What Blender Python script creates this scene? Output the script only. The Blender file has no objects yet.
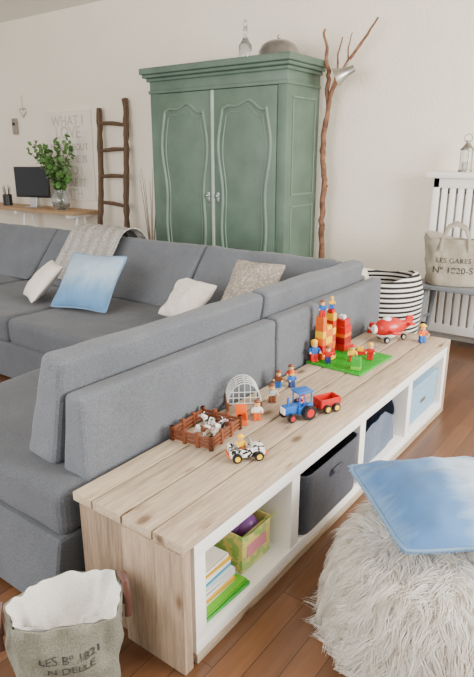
import bpy, bmesh, math, random
from mathutils import Vector, Matrix, Euler, noise
random.seed(7)
pi=math.pi
# ------------------------------------------------------------ materials
def lin(c):
    r=[]
    for v in c:
        v=v/255.0
        r.append(v/12.92 if v<=0.04045 else ((v+0.055)/1.055)**2.4)
    return (r[0],r[1],r[2],1)
def base_mat(name):
    m=bpy.data.materials.new(name); m.use_nodes=True
    nt=m.node_tree; b=nt.nodes['Principled BSDF']
    return m,nt,b
def N(nt,t,**kw):
    n=nt.nodes.new(t)
    for k,v in kw.items(): setattr(n,k,v)
    return n
def coords(nt,kind='Object',scale=(1,1,1),rot=(0,0,0)):
    tc=N(nt,'ShaderNodeTexCoord'); mp=N(nt,'ShaderNodeMapping')
    mp.inputs['Scale'].default_value=scale; mp.inputs['Rotation'].default_value=rot
    nt.links.new(tc.outputs[kind],mp.inputs['Vector'])
    return mp.outputs['Vector']
def mixc(nt,fac,a,b,blend='MIX'):
    n=N(nt,'ShaderNodeMix',data_type='RGBA',blend_type=blend)
    for s,v in ((0,fac),(6,a),(7,b)):
        if isinstance(v,(tuple,list)): n.inputs[s].default_value=v
        elif isinstance(v,(int,float)): n.inputs[s].default_value=v
        else: nt.links.new(v,n.inputs[s])
    return n.outputs[2]
def ramp(nt,fac,stops):
    n=N(nt,'ShaderNodeValToRGB'); cr=n.color_ramp
    while len(cr.elements)<len(stops): cr.elements.new(0.5)
    for e,(p,c) in zip(cr.elements,stops):
        e.position=p; e.color=c
    nt.links.new(fac,n.inputs[0]); return n.outputs[0]
def noi(nt,vec,scale,detail=4,rough=0.55,dist=0):
    n=N(nt,'ShaderNodeTexNoise'); n.inputs['Scale'].default_value=scale
    n.inputs['Detail'].default_value=detail; n.inputs['Roughness'].default_value=rough
    n.inputs['Distortion'].default_value=dist
    nt.links.new(vec,n.inputs['Vector']); return n.outputs['Fac']
def bump(nt,b,h,strength,dist=0.01):
    n=N(nt,'ShaderNodeBump'); n.inputs['Strength'].default_value=strength; n.inputs['Distance'].default_value=dist
    nt.links.new(h,n.inputs['Height']); nt.links.new(n.outputs[0],b.inputs['Normal'])
def sc(c,k): return (min(c[0]*k,1),min(c[1]*k,1),min(c[2]*k,1),1)
def plain(name,col,rough=0.5,metal=0,var=0.06,vs=8,bs=0,bstr=0.2,bd=0.004,sheen=0,trans=0,kind='Object'):
    m,nt,b=base_mat(name); c=lin(col); v=coords(nt,kind)
    n=noi(nt,v,vs)
    col_=ramp(nt,n,[(0.3,sc(c,1-var*2)),(0.7,sc(c,1+var*2))])
    nt.links.new(col_,b.inputs['Base Color'])
    b.inputs['Roughness'].default_value=rough; b.inputs['Metallic'].default_value=metal
    if sheen: b.inputs['Sheen Weight'].default_value=sheen
    if trans: b.inputs['Transmission Weight'].default_value=trans
    if bs: bump(nt,b,noi(nt,v,bs,3),bstr,bd)
    return m
def fabric(name,col,vs=5,weave=350,var=0.08,bstr=0.35,sheen=0.2,wrinkle=True):
    m,nt,b=base_mat(name); c=lin(col); v=coords(nt)
    n=noi(nt,v,vs,5); n2=noi(nt,v,weave,2)
    c1=ramp(nt,n,[(0.3,sc(c,1-var)),(0.7,sc(c,1+var))])
    c2=mixc(nt,0.6,c1,ramp(nt,n2,[(0.3,(0.3,0.3,0.3,1)),(0.7,(0.7,0.7,0.7,1))]),'OVERLAY')
    nt.links.new(c2,b.inputs['Base Color']); b.inputs['Roughness'].default_value=0.95
    b.inputs['Specular IOR Level'].default_value=0.15
    b.inputs['Sheen Weight'].default_value=sheen
    if wrinkle:
        w=noi(nt,v,6,3); ad=N(nt,'ShaderNodeMath',operation='MULTIPLY_ADD')
        nt.links.new(w,ad.inputs[0]); ad.inputs[1].default_value=3.0; nt.links.new(n2,ad.inputs[2])
        bump(nt,b,ad.outputs[0],bstr,0.004)
    else: bump(nt,b,n2,bstr,0.003)
    return m
def mixl(a,b,t): return tuple(a[i]*(1-t)+b[i]*t for i in range(3))+(1,)
def wood(name,light,dark,axis='Y',rough=0.75,var=0.25,knots=True):
    m,nt,b=base_mat(name)
    st={'Y':(9,0.7,9),'Z':(9,9,0.7),'X':(0.7,9,9)}[axis]
    tc=N(nt,'ShaderNodeTexCoord'); geo=N(nt,'ShaderNodeNewGeometry')
    comb=N(nt,'ShaderNodeVectorMath',operation='MULTIPLY_ADD')
    cx=N(nt,'ShaderNodeCombineXYZ')
    for i in range(3): nt.links.new(geo.outputs['Random Per Island'],cx.inputs[i])
    nt.links.new(cx.outputs[0],comb.inputs[0]); comb.inputs[1].default_value=(7.3,5.1,3.7)
    nt.links.new(tc.outputs['Object'],comb.inputs[2])
    mp=N(nt,'ShaderNodeMapping'); mp.inputs['Scale'].default_value=st
    nt.links.new(comb.outputs[0],mp.inputs['Vector'])
    v=mp.outputs['Vector']
    n1=noi(nt,v,1.7,6,0.62,0.9); n2=noi(nt,v,10,5,0.7,0.4)
    L,D=lin(light),lin(dark)
    c1=ramp(nt,n1,[(0.28,D),(0.46,mixl(L,D,0.4)),(0.68,L)])
    c2=mixc(nt,0.38,c1,ramp(nt,n2,[(0.36,sc(D,0.8)),(0.6,L)]))
    isl=ramp(nt,geo.outputs['Random Per Island'],[(0,(1-var,1-var,1-var,1)),(1,(1,1,1,1))])
    c3=mixc(nt,1.0,c2,isl,'MULTIPLY')
    if knots:
        mp2=N(nt,'ShaderNodeMapping'); k={'Y':(1,0.5,1),'Z':(1,1,0.5),'X':(0.5,1,1)}[axis]
        mp2.inputs['Scale'].default_value=k; nt.links.new(comb.outputs[0],mp2.inputs['Vector'])
        vo=N(nt,'ShaderNodeTexVoronoi'); vo.inputs['Scale'].default_value=8.5
        nt.links.new(mp2.outputs[0],vo.inputs['Vector'])
        kn=ramp(nt,vo.outputs['Distance'],[(0.0,(0.20,0.13,0.09,1)),(0.09,(0.38,0.29,0.22,1)),(0.16,(0.85,0.8,0.76,1)),(0.24,(1,1,1,1))])
        c3=mixc(nt,0.9,c3,kn,'MULTIPLY')
    nt.links.new(c3,b.inputs['Base Color']); b.inputs['Roughness'].default_value=rough
    bump(nt,b,n2,0.5,0.004)
    return m

M={}
M['wall']=plain('wall_plaster',(250,241,224),0.9,var=0.012,vs=1.5,bs=45,bstr=0.4,bd=0.012)
M['ceil']=plain('ceiling_paint',(236,230,220),0.9,var=0.01,vs=2)
M['trim']=plain('trim_paint',(240,236,228),0.5,var=0.01)
def floor_mat():
    m,nt,b=base_mat('floor_parquet')
    v=coords(nt,'Object',rot=(0,0,pi/2))
    br=N(nt,'ShaderNodeTexBrick'); br.offset=0.37
    nt.links.new(v,br.inputs['Vector'])
    br.inputs['Scale'].default_value=1; br.inputs['Brick Width'].default_value=1.1; br.inputs['Row Height'].default_value=0.09
    br.inputs['Mortar Size'].default_value=0.0014; br.inputs['Mortar Smooth'].default_value=0.2
    br.inputs['Color1'].default_value=lin((124,85,56)); br.inputs['Color2'].default_value=lin((92,62,41))
    br.inputs['Mortar'].default_value=lin((42,28,19))
    v2=coords(nt,'Object',(10,0.8,1)); n=noi(nt,v2,3,6,0.65,0.6)
    c=mixc(nt,0.6,br.outputs['Color'],ramp(nt,n,[(0.3,(0.46,0.42,0.38,1)),(0.7,(1,1,1,1))]),'MULTIPLY')
    nt.links.new(c,b.inputs['Base Color']); b.inputs['Roughness'].default_value=0.3
    bump(nt,b,n,0.08,0.003)
    return m
M['floor']=floor_mat()
M['woodtop']=wood('scaffold_wood_top',(212,193,166),(142,120,97),'Y',var=0.2)
M['woodend']=wood('scaffold_wood_end',(190,166,138),(120,98,79),'Z',var=0.1)
M['woodend2']=wood('scaffold_wood_end_dark',(166,142,116),(100,80,64),'Z',var=0.1)
M['deskwood']=wood('desk_wood',(205,170,130),(150,110,75),'X',knots=False)
M['ladder']=wood('ladder_wood',(118,92,70),(56,42,32),'Z',knots=False)
M['branch']=plain('branch_bark',(126,90,68),0.9,var=0.3,vs=16,bs=60,bstr=0.8,bd=0.008)
M['white']=plain('white_lacquer',(243,241,236),0.4,var=0.006)
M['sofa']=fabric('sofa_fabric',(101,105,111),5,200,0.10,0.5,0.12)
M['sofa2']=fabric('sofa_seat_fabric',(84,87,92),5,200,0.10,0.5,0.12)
M['foot']=plain('dark_plastic',(35,33,32),0.5)
M['green']=plain('sage_green_paint',(90,112,97),0.5,var=0.08,vs=5,bs=30,bstr=0.08)
M['green2']=plain('sage_green_moulding',(110,131,115),0.45,var=0.07,vs=6)
M['silver']=plain('silver_metal',(200,200,198),0.3,metal=1,var=0.03)
M['glass']=plain('clear_glass',(235,240,240),0.05,var=0.0,trans=0.92)
M['canvas']=fabric('canvas_grey',(122,121,107),8,200,0.16,0.5,0)
M['canvas2']=fabric('canvas_putty',(158,150,134),8,220,0.16,0.5,0)
M['liner']=fabric('bag_liner',(222,219,212),8,200,0.05,0.4,0)
M['ink']=plain('faded_ink',(58,55,54),0.9,var=0.1,vs=60)
M['leather']=plain('brown_leather',(82,50,40),0.55,var=0.12,bs=80)
M['leaf']=plain('leaf_green',(82,122,58),0.55,var=0.18,vs=20)
M['stem']=plain('stem_green',(84,96,56),0.7)
M['black']=plain('black_plastic',(22,22,24),0.35)
M['screen']=plain('dark_screen',(28,30,36),0.15)
M['darkbasket']=fabric('charcoal_felt',(66,69,78),6,160,0.1,0.5)
M['greybag']=fabric('slate_fabric',(92,106,126),6,160,0.12,0.5)
M['bluebox']=fabric('light_blue_box',(128,164,190),6,160,0.05,0.3)
M['paper']=plain('paper_pages',(236,230,215),0.9)
pl={}
for k,c in dict(red=(196,30,26),blue=(30,100,182),yellow=(244,194,26),orange=(228,100,24),green=(46,166,44),lime=(112,196,52),white=(238,238,236),black=(28,28,30),skin=(240,190,130),brown=(122,70,46),grey=(176,178,176),darkred=(150,24,26),purple=(130,80,150),pink=(230,140,160),navy=(40,60,110),cyan=(90,180,210)).items():
    pl[k]=plain('toy_plastic_'+k,c,0.28,var=0.02)
def zebra(name,a,b_,scale=14,dist=2):
    m,nt,b=base_mat(name); v=coords(nt)
    n=noi(nt,v,scale,2,0.5,dist)
    nt.links.new(ramp(nt,n,[(0.5,lin(a)),(0.53,lin(b_))]),b.inputs['Base Color']); b.inputs['Roughness'].default_value=0.35
    return m
M['cow']=zebra('cow_patches',(240,238,232),(34,30,28),28,0.5)
M['cow2']=zebra('brown_cow_patches',(240,236,228),(120,66,38),26,0.5)
M['zebra']=zebra('zebra_stripes',(242,240,236),(26,26,28),45,1.5)
def ombre(name,stops,axis=1,size=0.3,nsc=4,amp=0.35):
    m,nt,b=base_mat(name); v=coords(nt)
    sp=N(nt,'ShaderNodeSeparateXYZ'); nt.links.new(v,sp.inputs[0])
    mr=N(nt,'ShaderNodeMapRange'); mr.inputs[1].default_value=-size; mr.inputs[2].default_value=size
    nt.links.new(sp.outputs[axis],mr.inputs[0])
    mp=coords(nt,'Object',(9,1.5,1) if axis==1 else (1.5,9,1))
    n=noi(nt,mp,nsc,4,0.6)
    ma=N(nt,'ShaderNodeMath',operation='MULTIPLY_ADD'); nt.links.new(n,ma.inputs[0]); ma.inputs[1].default_value=amp
    nt.links.new(mr.outputs[0],ma.inputs[2])
    sb=N(nt,'ShaderNodeMath',operation='SUBTRACT'); nt.links.new(ma.outputs[0],sb.inputs[0]); sb.inputs[1].default_value=amp/2
    nt.links.new(ramp(nt,sb.outputs[0],[(p,lin(c)) for p,c in stops]),b.inputs['Base Color'])
    b.inputs['Roughness'].default_value=0.9; b.inputs['Sheen Weight'].default_value=0.1
    bump(nt,b,noi(nt,v,220,2),0.35,0.004)
    return m
M['ombre']=ombre('blue_ombre_linen',[(0.0,(82,128,172)),(0.3,(104,148,186)),(0.6,(166,188,204)),(1,(132,164,188))],size=0.25)
M['ombre2']=ombre('blue_batik_linen',[(0.0,(116,156,194)),(0.15,(70,114,166)),(0.38,(88,132,180)),(0.6,(184,202,218)),(0.8,(132,166,198)),(1,(88,128,172))],axis=0,amp=0.25)
M['piping']=plain('denim_piping',(112,142,172),0.9)
M['boucle']=fabric('white_boucle',(222,214,202),20,90,0.08,1.0,0.2)
M['whitecloth']=fabric('white_linen',(226,218,206),8,250,0.04,0.4)
def knit(name,a,b_,s=60):
    m,nt,b=base_mat(name); v=coords(nt,'Object',(1,1,1),(0,0,0.6))
    vo=N(nt,'ShaderNodeTexVoronoi'); vo.inputs['Scale'].default_value=s; nt.links.new(v,vo.inputs['Vector'])
    nt.links.new(ramp(nt,vo.outputs['Distance'],[(0.1,lin(a)),(0.6,lin(b_))]),b.inputs['Base Color'])
    b.inputs['Roughness'].default_value=1; bump(nt,b,vo.outputs['Distance'],0.8,0.008)
    return m
M['knit']=knit('grey_knit',(188,184,177),(152,149,143),60)
M['knit2']=knit('taupe_fur_knit',(190,180,166),(146,137,126),60)
def stripes(name,a,b_,freq,axis=2):
    m,nt,b=base_mat(name); v=coords(nt)
    sp=N(nt,'ShaderNodeSeparateXYZ'); nt.links.new(v,sp.inputs[0])
    ma=N(nt,'ShaderNodeMath',operation='MULTIPLY'); nt.links.new(sp.outputs[axis],ma.inputs[0]); ma.inputs[1].default_value=freq
    fr=N(nt,'ShaderNodeMath',operation='FRACT'); nt.links.new(ma.outputs[0],fr.inputs[0])
    gt=N(nt,'ShaderNodeMath',operation='GREATER_THAN'); nt.links.new(fr.outputs[0],gt.inputs[0]); gt.inputs[1].default_value=0.5
    nt.links.new(mixc(nt,gt.outputs[0],lin(a),lin(b_)),b.inputs['Base Color']); b.inputs['Roughness'].default_value=0.85
    bump(nt,b,noi(nt,v,120,2),0.4,0.004)
    return m
M['stripe']=stripes('black_white_weave',(228,223,214),(30,29,30),30)
M['pastel']=zebra('pastel_print',(236,224,130),(170,205,110),22,0.3)
def fur_mat():
    m,nt,b=base_mat('sheepskin_fur'); geo=N(nt,'ShaderNodeNewGeometry')
    c=ramp(nt,geo.outputs['Random Per Island'],[(0,lin((226,214,194))),(0.3,lin((244,238,226))),(1,lin((255,253,248)))])
    n=noi(nt,coords(nt),8,3)
    c=mixc(nt,0.3,c,ramp(nt,n,[(0.35,lin((216,200,176))),(0.6,(1,1,1,1))]),'MULTIPLY')
    nt.links.new(c,b.inputs['Base Color']); b.inputs['Roughness'].default_value=0.8
    b.inputs['Sheen Weight'].default_value=0.5
    return m
M['fur']=fur_mat()
M['stoolpaint']=plain('grey_blue_paint',(118,124,130),0.6,var=0.06)

# ------------------------------------------------------------ mesh builder
class MB:
    def __init__(s): s.bm=bmesh.new()
    def put(s,t,mi=0,mat=None):
        if mat is not None: t.transform(mat)
        for f in t.faces: f.material_index=mi
        me=bpy.data.meshes.new('tmp'); t.to_mesh(me); t.free(); s.bm.from_mesh(me); bpy.data.meshes.remove(me)
    def box(s,x0,x1,y0,y1,z0,z1,mi=0,b=0,seg=2,mat=None):
        t=bmesh.new(); bmesh.ops.create_cube(t,size=1)
        t.transform(Matrix.Translation(((x0+x1)/2,(y0+y1)/2,(z0+z1)/2))@Matrix.Diagonal((x1-x0,y1-y0,z1-z0,1)))
        if b: bmesh.ops.bevel(t,geom=t.edges[:],offset=b,segments=seg,profile=0.6,affect='EDGES',clamp_overlap=True)
        s.put(t,mi,mat); return s
    def prism(s,poly,axis,a,b_,mi=0,b=0,seg=3,mat=None):
        t=bmesh.new()
        def P(u,v,w): return {'Y':(u,w,v),'X':(w,u,v),'Z':(u,v,w)}[axis]
        A=[t.verts.new(P(u,v,a)) for u,v in poly]; B=[t.verts.new(P(u,v,b_)) for u,v in poly]
        t.faces.new(A); t.faces.new(B[::-1]); n=len(poly)
        for i in range(n): t.faces.new((A[i],B[i],B[(i+1)%n],A[(i+1)%n]))
        bmesh.ops.recalc_face_normals(t,faces=t.faces[:])
        if b: bmesh.ops.bevel(t,geom=t.edges[:],offset=b,segments=seg,profile=0.6,affect='EDGES',clamp_overlap=True)
        s.put(t,mi,mat); return s
    def cyl(s,p,r,h,mi=0,seg=20,r2=None,rot=None,b=0):
        t=bmesh.new(); bmesh.ops.create_cone(t,cap_ends=True,segments=seg,radius1=r,radius2=r if r2 is None else r2,depth=h)
        if b: bmesh.ops.bevel(t,geom=[e for e in t.edges if abs(e.verts[0].co.z-e.verts[1].co.z)<1e-6],offset=b,segments=2,affect='EDGES')
        m=Matrix.Translation(p)
        if rot: m=m@Euler(rot).to_matrix().to_4x4()
        s.put(t,mi,m); return s
    def sph(s,p,r,mi=0,seg=16,rot=None):
        if not hasattr(r,'__len__'): r=(r,r,r)
        t=bmesh.new(); bmesh.ops.create_uvsphere(t,u_segments=seg,v_segments=max(6,seg*2//3),radius=1)
        m=Matrix.Translation(p)
        if rot: m=m@Euler(rot).to_matrix().to_4x4()
        s.put(t,mi,m@Matrix.Diagonal((r[0],r[1],r[2],1))); return s
    def lathe(s,prof,mi=0,seg=24,mat=None):
        t=bmesh.new(); rings=[]
        for r,z in prof:
            rings.append([t.verts.new((max(r,1e-4)*math.cos(2*pi*i/seg),max(r,1e-4)*math.sin(2*pi*i/seg),z)) for i in range(seg)])
        for a,b in zip(rings,rings[1:]):
            for i in range(seg): t.faces.new((a[i],a[(i+1)%seg],b[(i+1)%seg],b[i]))
        s.put(t,mi,mat); return s
    def tube(s,pts,r,mi=0,sides=8,closed=False,flat=1.0,mat=None):
        pts=[Vector(p) for p in pts]; n=len(pts); t=bmesh.new()
        R=r if hasattr(r,'__len__') else [r]*n
        rings=[]; up=None
        for i,p in enumerate(pts):
            if closed: d=(pts[(i+1)%n]-pts[i-1])
            else: d=pts[min(i+1,n-1)]-pts[max(i-1,0)]
            d.normalize()
            if up is None:
                up=Vector((0,0,1)) if abs(d.z)<0.9 else Vector((1,0,0))
            u=up-d*up.dot(d)
            if u.length<1e-4: u=Vector((0,1,0))-d*d.y
            u.normalize(); up=u; w=d.cross(u)
            rings.append([t.verts.new(p+(u*math.cos(2*pi*k/sides)+w*math.sin(2*pi*k/sides)*flat)*R[i]) for k in range(sides)])
        m=n if closed else n-1
        for i in range(m):
            a,b=rings[i],rings[(i+1)%n]
            for k in range(sides): t.faces.new((a[k],a[(k+1)%sides],b[(k+1)%sides],b[k]))
        if not closed: t.faces.new(rings[0][::-1]); t.faces.new(rings[-1])
        s.put(t,mi,mat); return s
    def grid(s,rows,mi=0,wrap=False,mat=None):
        t=bmesh.new(); V=[[t.verts.new(p) for p in r] for r in rows]
        for a,b in zip(V,V[1:]):
            k=len(a)
            for i in range(k if wrap else k-1): t.faces.new((a[i],a[(i+1)%k],b[(i+1)%k],b[i]))
        s.put(t,mi,mat); return s
    def mesh(s,me,mi=0,mat=None):
        t=bmesh.new(); t.from_mesh(me); s.put(t,mi,mat); return s
col=bpy.context.scene.collection
def OB(name,mb,mats,parent=None,loc=(0,0,0),rot=(0,0,0),ang=38,normals=True):
    if not isinstance(mats,(list,tuple)): mats=[mats]
    bm=mb.bm
    if normals: bmesh.ops.recalc_face_normals(bm,faces=bm.faces[:])
    for f in bm.faces: f.smooth=True
    a=math.radians(ang)
    for e in bm.edges:
        if len(e.link_faces)==2 and e.calc_face_angle(0)>a: e.smooth=False
    me=bpy.data.meshes.new(name); bm.to_mesh(me); bm.free()
    for m in mats: me.materials.append(m)
    o=bpy.data.objects.new(name,me); col.objects.link(o); o.location=loc; o.rotation_euler=rot
    if parent: o.parent=parent
    return o
def EM(name,loc=(0,0,0),rz=0,rot=None):
    o=bpy.data.objects.new(name,None); o.empty_display_size=0.1; col.objects.link(o)
    o.location=loc; o.rotation_euler=rot or (0,0,rz); return o
def tag(o,label,cat,group=None,kind=None):
    o['label']=label; o['category']=cat
    if group: o['group']=group
    if kind: o['kind']=kind
    return o
def struct(o): o['kind']='structure'; return o
clouds=bpy.data.textures.new('soft_noise','CLOUDS'); clouds.noise_scale=0.28; clouds.noise_depth=2
def soften(o,strength=0.014,lv=4):
    sb=o.modifiers.new('sub','SUBSURF'); sb.subdivision_type='SIMPLE'; sb.levels=lv; sb.render_levels=lv
    d=o.modifiers.new('disp','DISPLACE'); d.texture=clouds; d.texture_coords='GLOBAL'; d.strength=strength; d.mid_level=0.5
def text_mesh(body,size,extrude=0.002,align='CENTER',spacing=1.0):
    cu=bpy.data.curves.new('txt','FONT'); cu.body=body; cu.size=size; cu.extrude=extrude; cu.align_x=align; cu.space_line=spacing
    cu.resolution_u=3
    o=bpy.data.objects.new('txt',cu); col.objects.link(o)
    bpy.context.view_layer.update()
    dg=bpy.context.evaluated_depsgraph_get()
    me=bpy.data.meshes.new_from_object(o.evaluated_get(dg))
    bpy.data.objects.remove(o); return me
def skin_mesh(verts,edges,radii,sub=2):
    me=bpy.data.meshes.new('sk'); me.from_pydata(verts,edges,[])
    o=bpy.data.objects.new('sk',me); col.objects.link(o)
    o.modifiers.new('s','SKIN')
    for i,r in enumerate(radii):
        me.skin_vertices[0].data[i].radius=(r,r)
    me.skin_vertices[0].data[0].use_root=True
    sb=o.modifiers.new('u','SUBSURF'); sb.levels=sub; sb.render_levels=sub
    bpy.context.view_layer.update()
    dg=bpy.context.evaluated_depsgraph_get()
    m2=bpy.data.meshes.new_from_object(o.evaluated_get(dg))
    bpy.data.objects.remove(o); return m2
rd=math.radians

# ------------------------------------------------------------ room
XL,XR,YN,YW,HC=-9.0,3.0,-1.6,4.95,3.12
struct(OB('floor',MB().box(XL,XR,YN,YW+0.1,-0.08,0),M['floor']))
struct(OB('wall_back',MB().box(XL,XR,YW,YW+0.1,0,HC),M['wall']))
struct(OB('ceiling',MB().box(XL,XR,YN,YW+0.1,HC,HC+0.08),M['ceil']))
struct(OB('baseboard_back',MB().box(XL,XR,YW-0.018,YW-0.001,0,0.11,0,0.004),M['trim']))

# ------------------------------------------------------------ bench / low storage unit
bx0,bx1,by0,by1,bh=-1.42,-0.945,1.03,3.43,0.46
bench=EM('storage_bench',((bx0+bx1)/2,(by0+by1)/2,0)); tag(bench,'long low scaffold-plank bench around a white open cubby shelf','storage bench')
def benchOB(name,mb,mats):
    o=OB(name,mb,mats,bench); o.location=(-(bx0+bx1)/2,-(by0+by1)/2,0); return o
t=MB()
for a,b in ((bx0,-1.331),(-1.324,-1.198),(-1.190,-1.068),(-1.062,bx1)):
    t.box(a,b,by0,by1,bh-0.032,bh-random.uniform(0,0.002),0,0.004)
benchOB('plank_top',t,M['woodtop'])
benchOB('end_board',MB().box(bx0+0.002,-1.204,by0+0.020,by0+0.050,0.0,bh-0.033,0,0.005),M['woodend2'])
benchOB('end_board',MB().box(-1.194,bx1,by0-0.004,by0+0.034,0.0,bh-0.033,0,0.005),M['woodend'])
benchOB('end_board',MB().box(bx0+0.002,bx1,by1-0.035,by1-0.003,0,bh-0.033,0,0.003),M['woodend'])
benchOB('base_board',MB().box(bx0+0.01,bx1,by0+0.052,by1-0.036,0.0,0.034,0,0.003),M['woodtop'])
benchOB('back_board',MB().box(bx0+0.002,bx0+0.028,by0+0.055,by1-0.04,0.037,bh-0.036,0,0.002),M['woodtop'])
sy0,sy1,sx0,sx1,sz0,sz1=by0+0.052,by1-0.037,-1.385,bx1-0.003,0.035,bh-0.033
fr_=0.05
t=MB()
t.box(sx0,sx1,sy0,sy1,sz0,sz0+0.044,0,0.0015); t.box(sx0,sx1,sy0,sy1,sz1-fr_,sz1,0,0.0015)
t.box(sx0,sx1,sy0,sy0+fr_,sz0+0.044,sz1-fr_,0,0.0015); t.box(sx0,sx1,sy1-fr_,sy1,sz0+0.044,sz1-fr_,0,0.0015)
div=[]
for i in (1,2,3):
    yc=sy0+(sy1-sy0)*i/4; div.append(yc); t.box(sx0,sx1-0.002,yc-0.028,yc+0.028,sz0+0.044,sz1-fr_,0,0.0015)
t.box(sx0,sx0+0.012,sy0+0.03,sy1-0.03,sz0+0.03,sz1-0.03)
benchOB('cubby_shelf',t,M['white'])
cz=sz0+0.045
def magazine(x,y,z,w,d,h,rz,mat,label,cat='book',name='magazine',grp='books in the bench cubby'):
    r=EM(name,(x,y,z),rz)
    OB('cover',MB().box(-w/2,w/2,-d/2,d/2,0,0.0015).box(-w/2,w/2,-d/2,d/2,h-0.0015,h).box(w/2-0.0015,w/2,-d/2,d/2,0,h),mat,r)
    OB('pages',MB().box(-w/2+0.004,w/2-0.002,-d/2+0.003,d/2-0.003,0.0016,h-0.0016),M['paper'],r)
    tag(r,label,cat,grp); return r
z=cz+0.001
specs=[(pl['green'],0.014,'bright green folder lying at the bottom of a book pile',0.26,0.24),(pl['lime'],0.008,'lime green booklet low in the cubby pile',0.25,0.23),(M['paper'],0.014,'thin cream booklet in the cubby pile',0.21,0.20),(pl['yellow'],0.008,'thin yellow booklet in the cubby pile',0.20,0.19),(pl['white'],0.016,'white paperback in the cubby pile',0.19,0.19),(pl['orange'],0.006,'thin orange booklet in the cubby pile',0.19,0.18),(pl['white'],0.013,'white picture book in the cubby pile',0.19,0.19),(pl['cyan'],0.008,'pale blue booklet in the cubby pile',0.19,0.18),(pl['white'],0.02,'white picture book near the top of the pile',0.18,0.18),(pl['yellow'],0.008,'yellow booklet in the upper cubby pile',0.18,0.18),(M['paper'],0.012,'cream booklet topping the cubby pile',0.18,0.17)]
for i,(mt,h,lb,w,d) in enumerate(specs):
    magazine(-1.10+random.uniform(-.008,.008),(1.275 if i<2 else 1.255)+random.uniform(-.005,.005),z,w,d,h,random.uniform(-.04,.04),mt,lb); z+=h+0.0008
r=EM('toy_box',(-1.12,1.502,cz+0.001),0.0)
t=MB()
for (x0,x1,y0,y1) in ((-0.105,0.105,-0.088,-0.083),(-0.105,0.105,0.083,0.088),(-0.105,-0.100,-0.083,0.083),(0.100,0.105,-0.083,0.083)): t.box(x0,x1,y0,y1,0,0.15,0,0.001)
t.box(-0.104,0.104,-0.087,0.087,0,0.006)
t.prism([(0.105,0.15),(0.108,0.15),(0.145,0.185),(0.142,0.185)],'Y',-0.085,0.085,0)
OB('box_body',t,M['pastel'],r)
OB('folded_cloth',MB().sph((-0.02,0.0,0.125),(0.07,0.07,0.05),0).sph((0.04,0.02,0.115),(0.05,0.05,0.045),0),pl['purple'],r)
OB('label_strip',MB().box(0.1055,0.107,-0.06,0.06,0.05,0.10,0),pl['pink'],r)
tag(r,'open pastel yellow and green printed toy box in the cubby','box')
def felt_basket(name,y0,y1,h,mat,label,x0=-1.33,x1=-0.925,slump=0.0,handle=True,e=14):
    yc=(y0+y1)/2; r=EM(name,(-1.13,yc,cz+0.001)); hx0,hx1=x0+1.13,x1+1.13; hy=(y1-y0)/2
    def ring(k,zz,j=0.0):
        pts=[]; n=96
        for i in range(n):
            a=2*pi*i/n
            c_,s_=math.cos(a),math.sin(a); q=(abs(c_)**e+abs(s_)**e)**(-1/e)
            cx,sy=c_*q,s_*q
            x=(hx0+hx1)/2+cx*(hx1-hx0)/2*k; y=sy*hy*k
            d=noise.noise(Vector((x*9,y*9,zz*9+yc*5)))*j
            pts.append((x*(1+d),y*(1+d),zz-slump*abs(d)*3))
        return pts
    rows=[ring(0.02,0.0),ring(0.95,0.0),ring(0.965,0.01),ring(0.975,h*0.3,slump),ring(0.985,h*0.7,slump),ring(0.99,h,slump),ring(0.965,h,slump),ring(0.95,h*0.5,slump),ring(0.93,0.02),ring(0.02,0.02)]
    OB('basket_body',MB().grid(rows,0,True),mat,r,ang=50)
    if handle:
        t=MB(); t.tube([(hx1*0.98,-0.05,h*0.72),(hx1+0.010,-0.04,h*0.8),(hx1+0.010,0.04,h*0.8),(hx1*0.98,0.05,h*0.72)],0.008,0,8,flat=0.6); OB('handle',t,mat,r)
    r['label']=label; r['category']='basket'; return r
felt_basket('storage_basket',div[0]+0.055,div[1]-0.04,0.262,M['darkbasket'],'dark charcoal felt storage basket pushed into a bench cubby',x1=-0.935)
felt_basket('fabric_bag',div[1]+0.065,div[2]-0.055,0.22,M['greybag'],'slumped slate-blue fabric bag in a bench cubby',slump=0.16,handle=False,x1=-0.975,e=4)
r=EM('storage_box',(-1.13,(div[2]+sy1)/2,cz+0.001))
hw=(sy1-div[2])/2-0.065
OB('box_body',MB().box(-0.19,0.155,-hw,hw,0,0.18,0,0.006),M['bluebox'],r)
OB('lid',MB().box(-0.195,0.16,-hw-0.005,hw+0.005,0.18,0.22,0,0.006),M['bluebox'],r)
OB('handle',MB().box(0.155,0.161,-0.035,0.035,0.09,0.11,0,0.002),M['silver'],r)
tag(r,'light blue lidded fabric box in the last bench cubby','box')

# ------------------------------------------------------------ sofa
sofa=EM('corner_sofa',(-2.6,2.9,0)); tag(sofa,'large blue-grey fabric corner sofa with raised headrests behind the bench','sofa')
def SO(name,mb,mat,soft=0.014,lv=4):
    o=OB(name,mb,mat,sofa,ang=50); o.location=(2.6,-2.9,0)
    if soft: soften(o,soft,lv)
    return o
fx=[(-1.63,0.05),(-1.447,0.05),(-1.447,0.75),(-1.53,0.75)]
SO('back_frame',MB().prism(fx,'Y',1.11,2.297,0,0.026,4),M['sofa'],0.010)
SO('back_frame',MB().prism(fx,'Y',2.303,3.55,0,0.026,4),M['sofa'],0.010)
hx=[(-1.78,0.455),(-1.60,0.455),(-1.54,0.72),(-1.515,0.865),(-1.615,0.875)]
SO('headrest',MB().prism(hx,'Y',1.10,2.295,0,0.032,4),M['sofa'],0.02)
SO('headrest',MB().prism(hx,'Y',2.305,3.43,0,0.032,4),M['sofa'],0.02)
fy=[(3.37,0.05),(3.55,0.05),(3.55,0.75),(3.45,0.75)]
SO('back_frame',MB().prism(fy,'X',-5.7,-1.56,0,0.03,4),M['sofa'],0.008)
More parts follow.
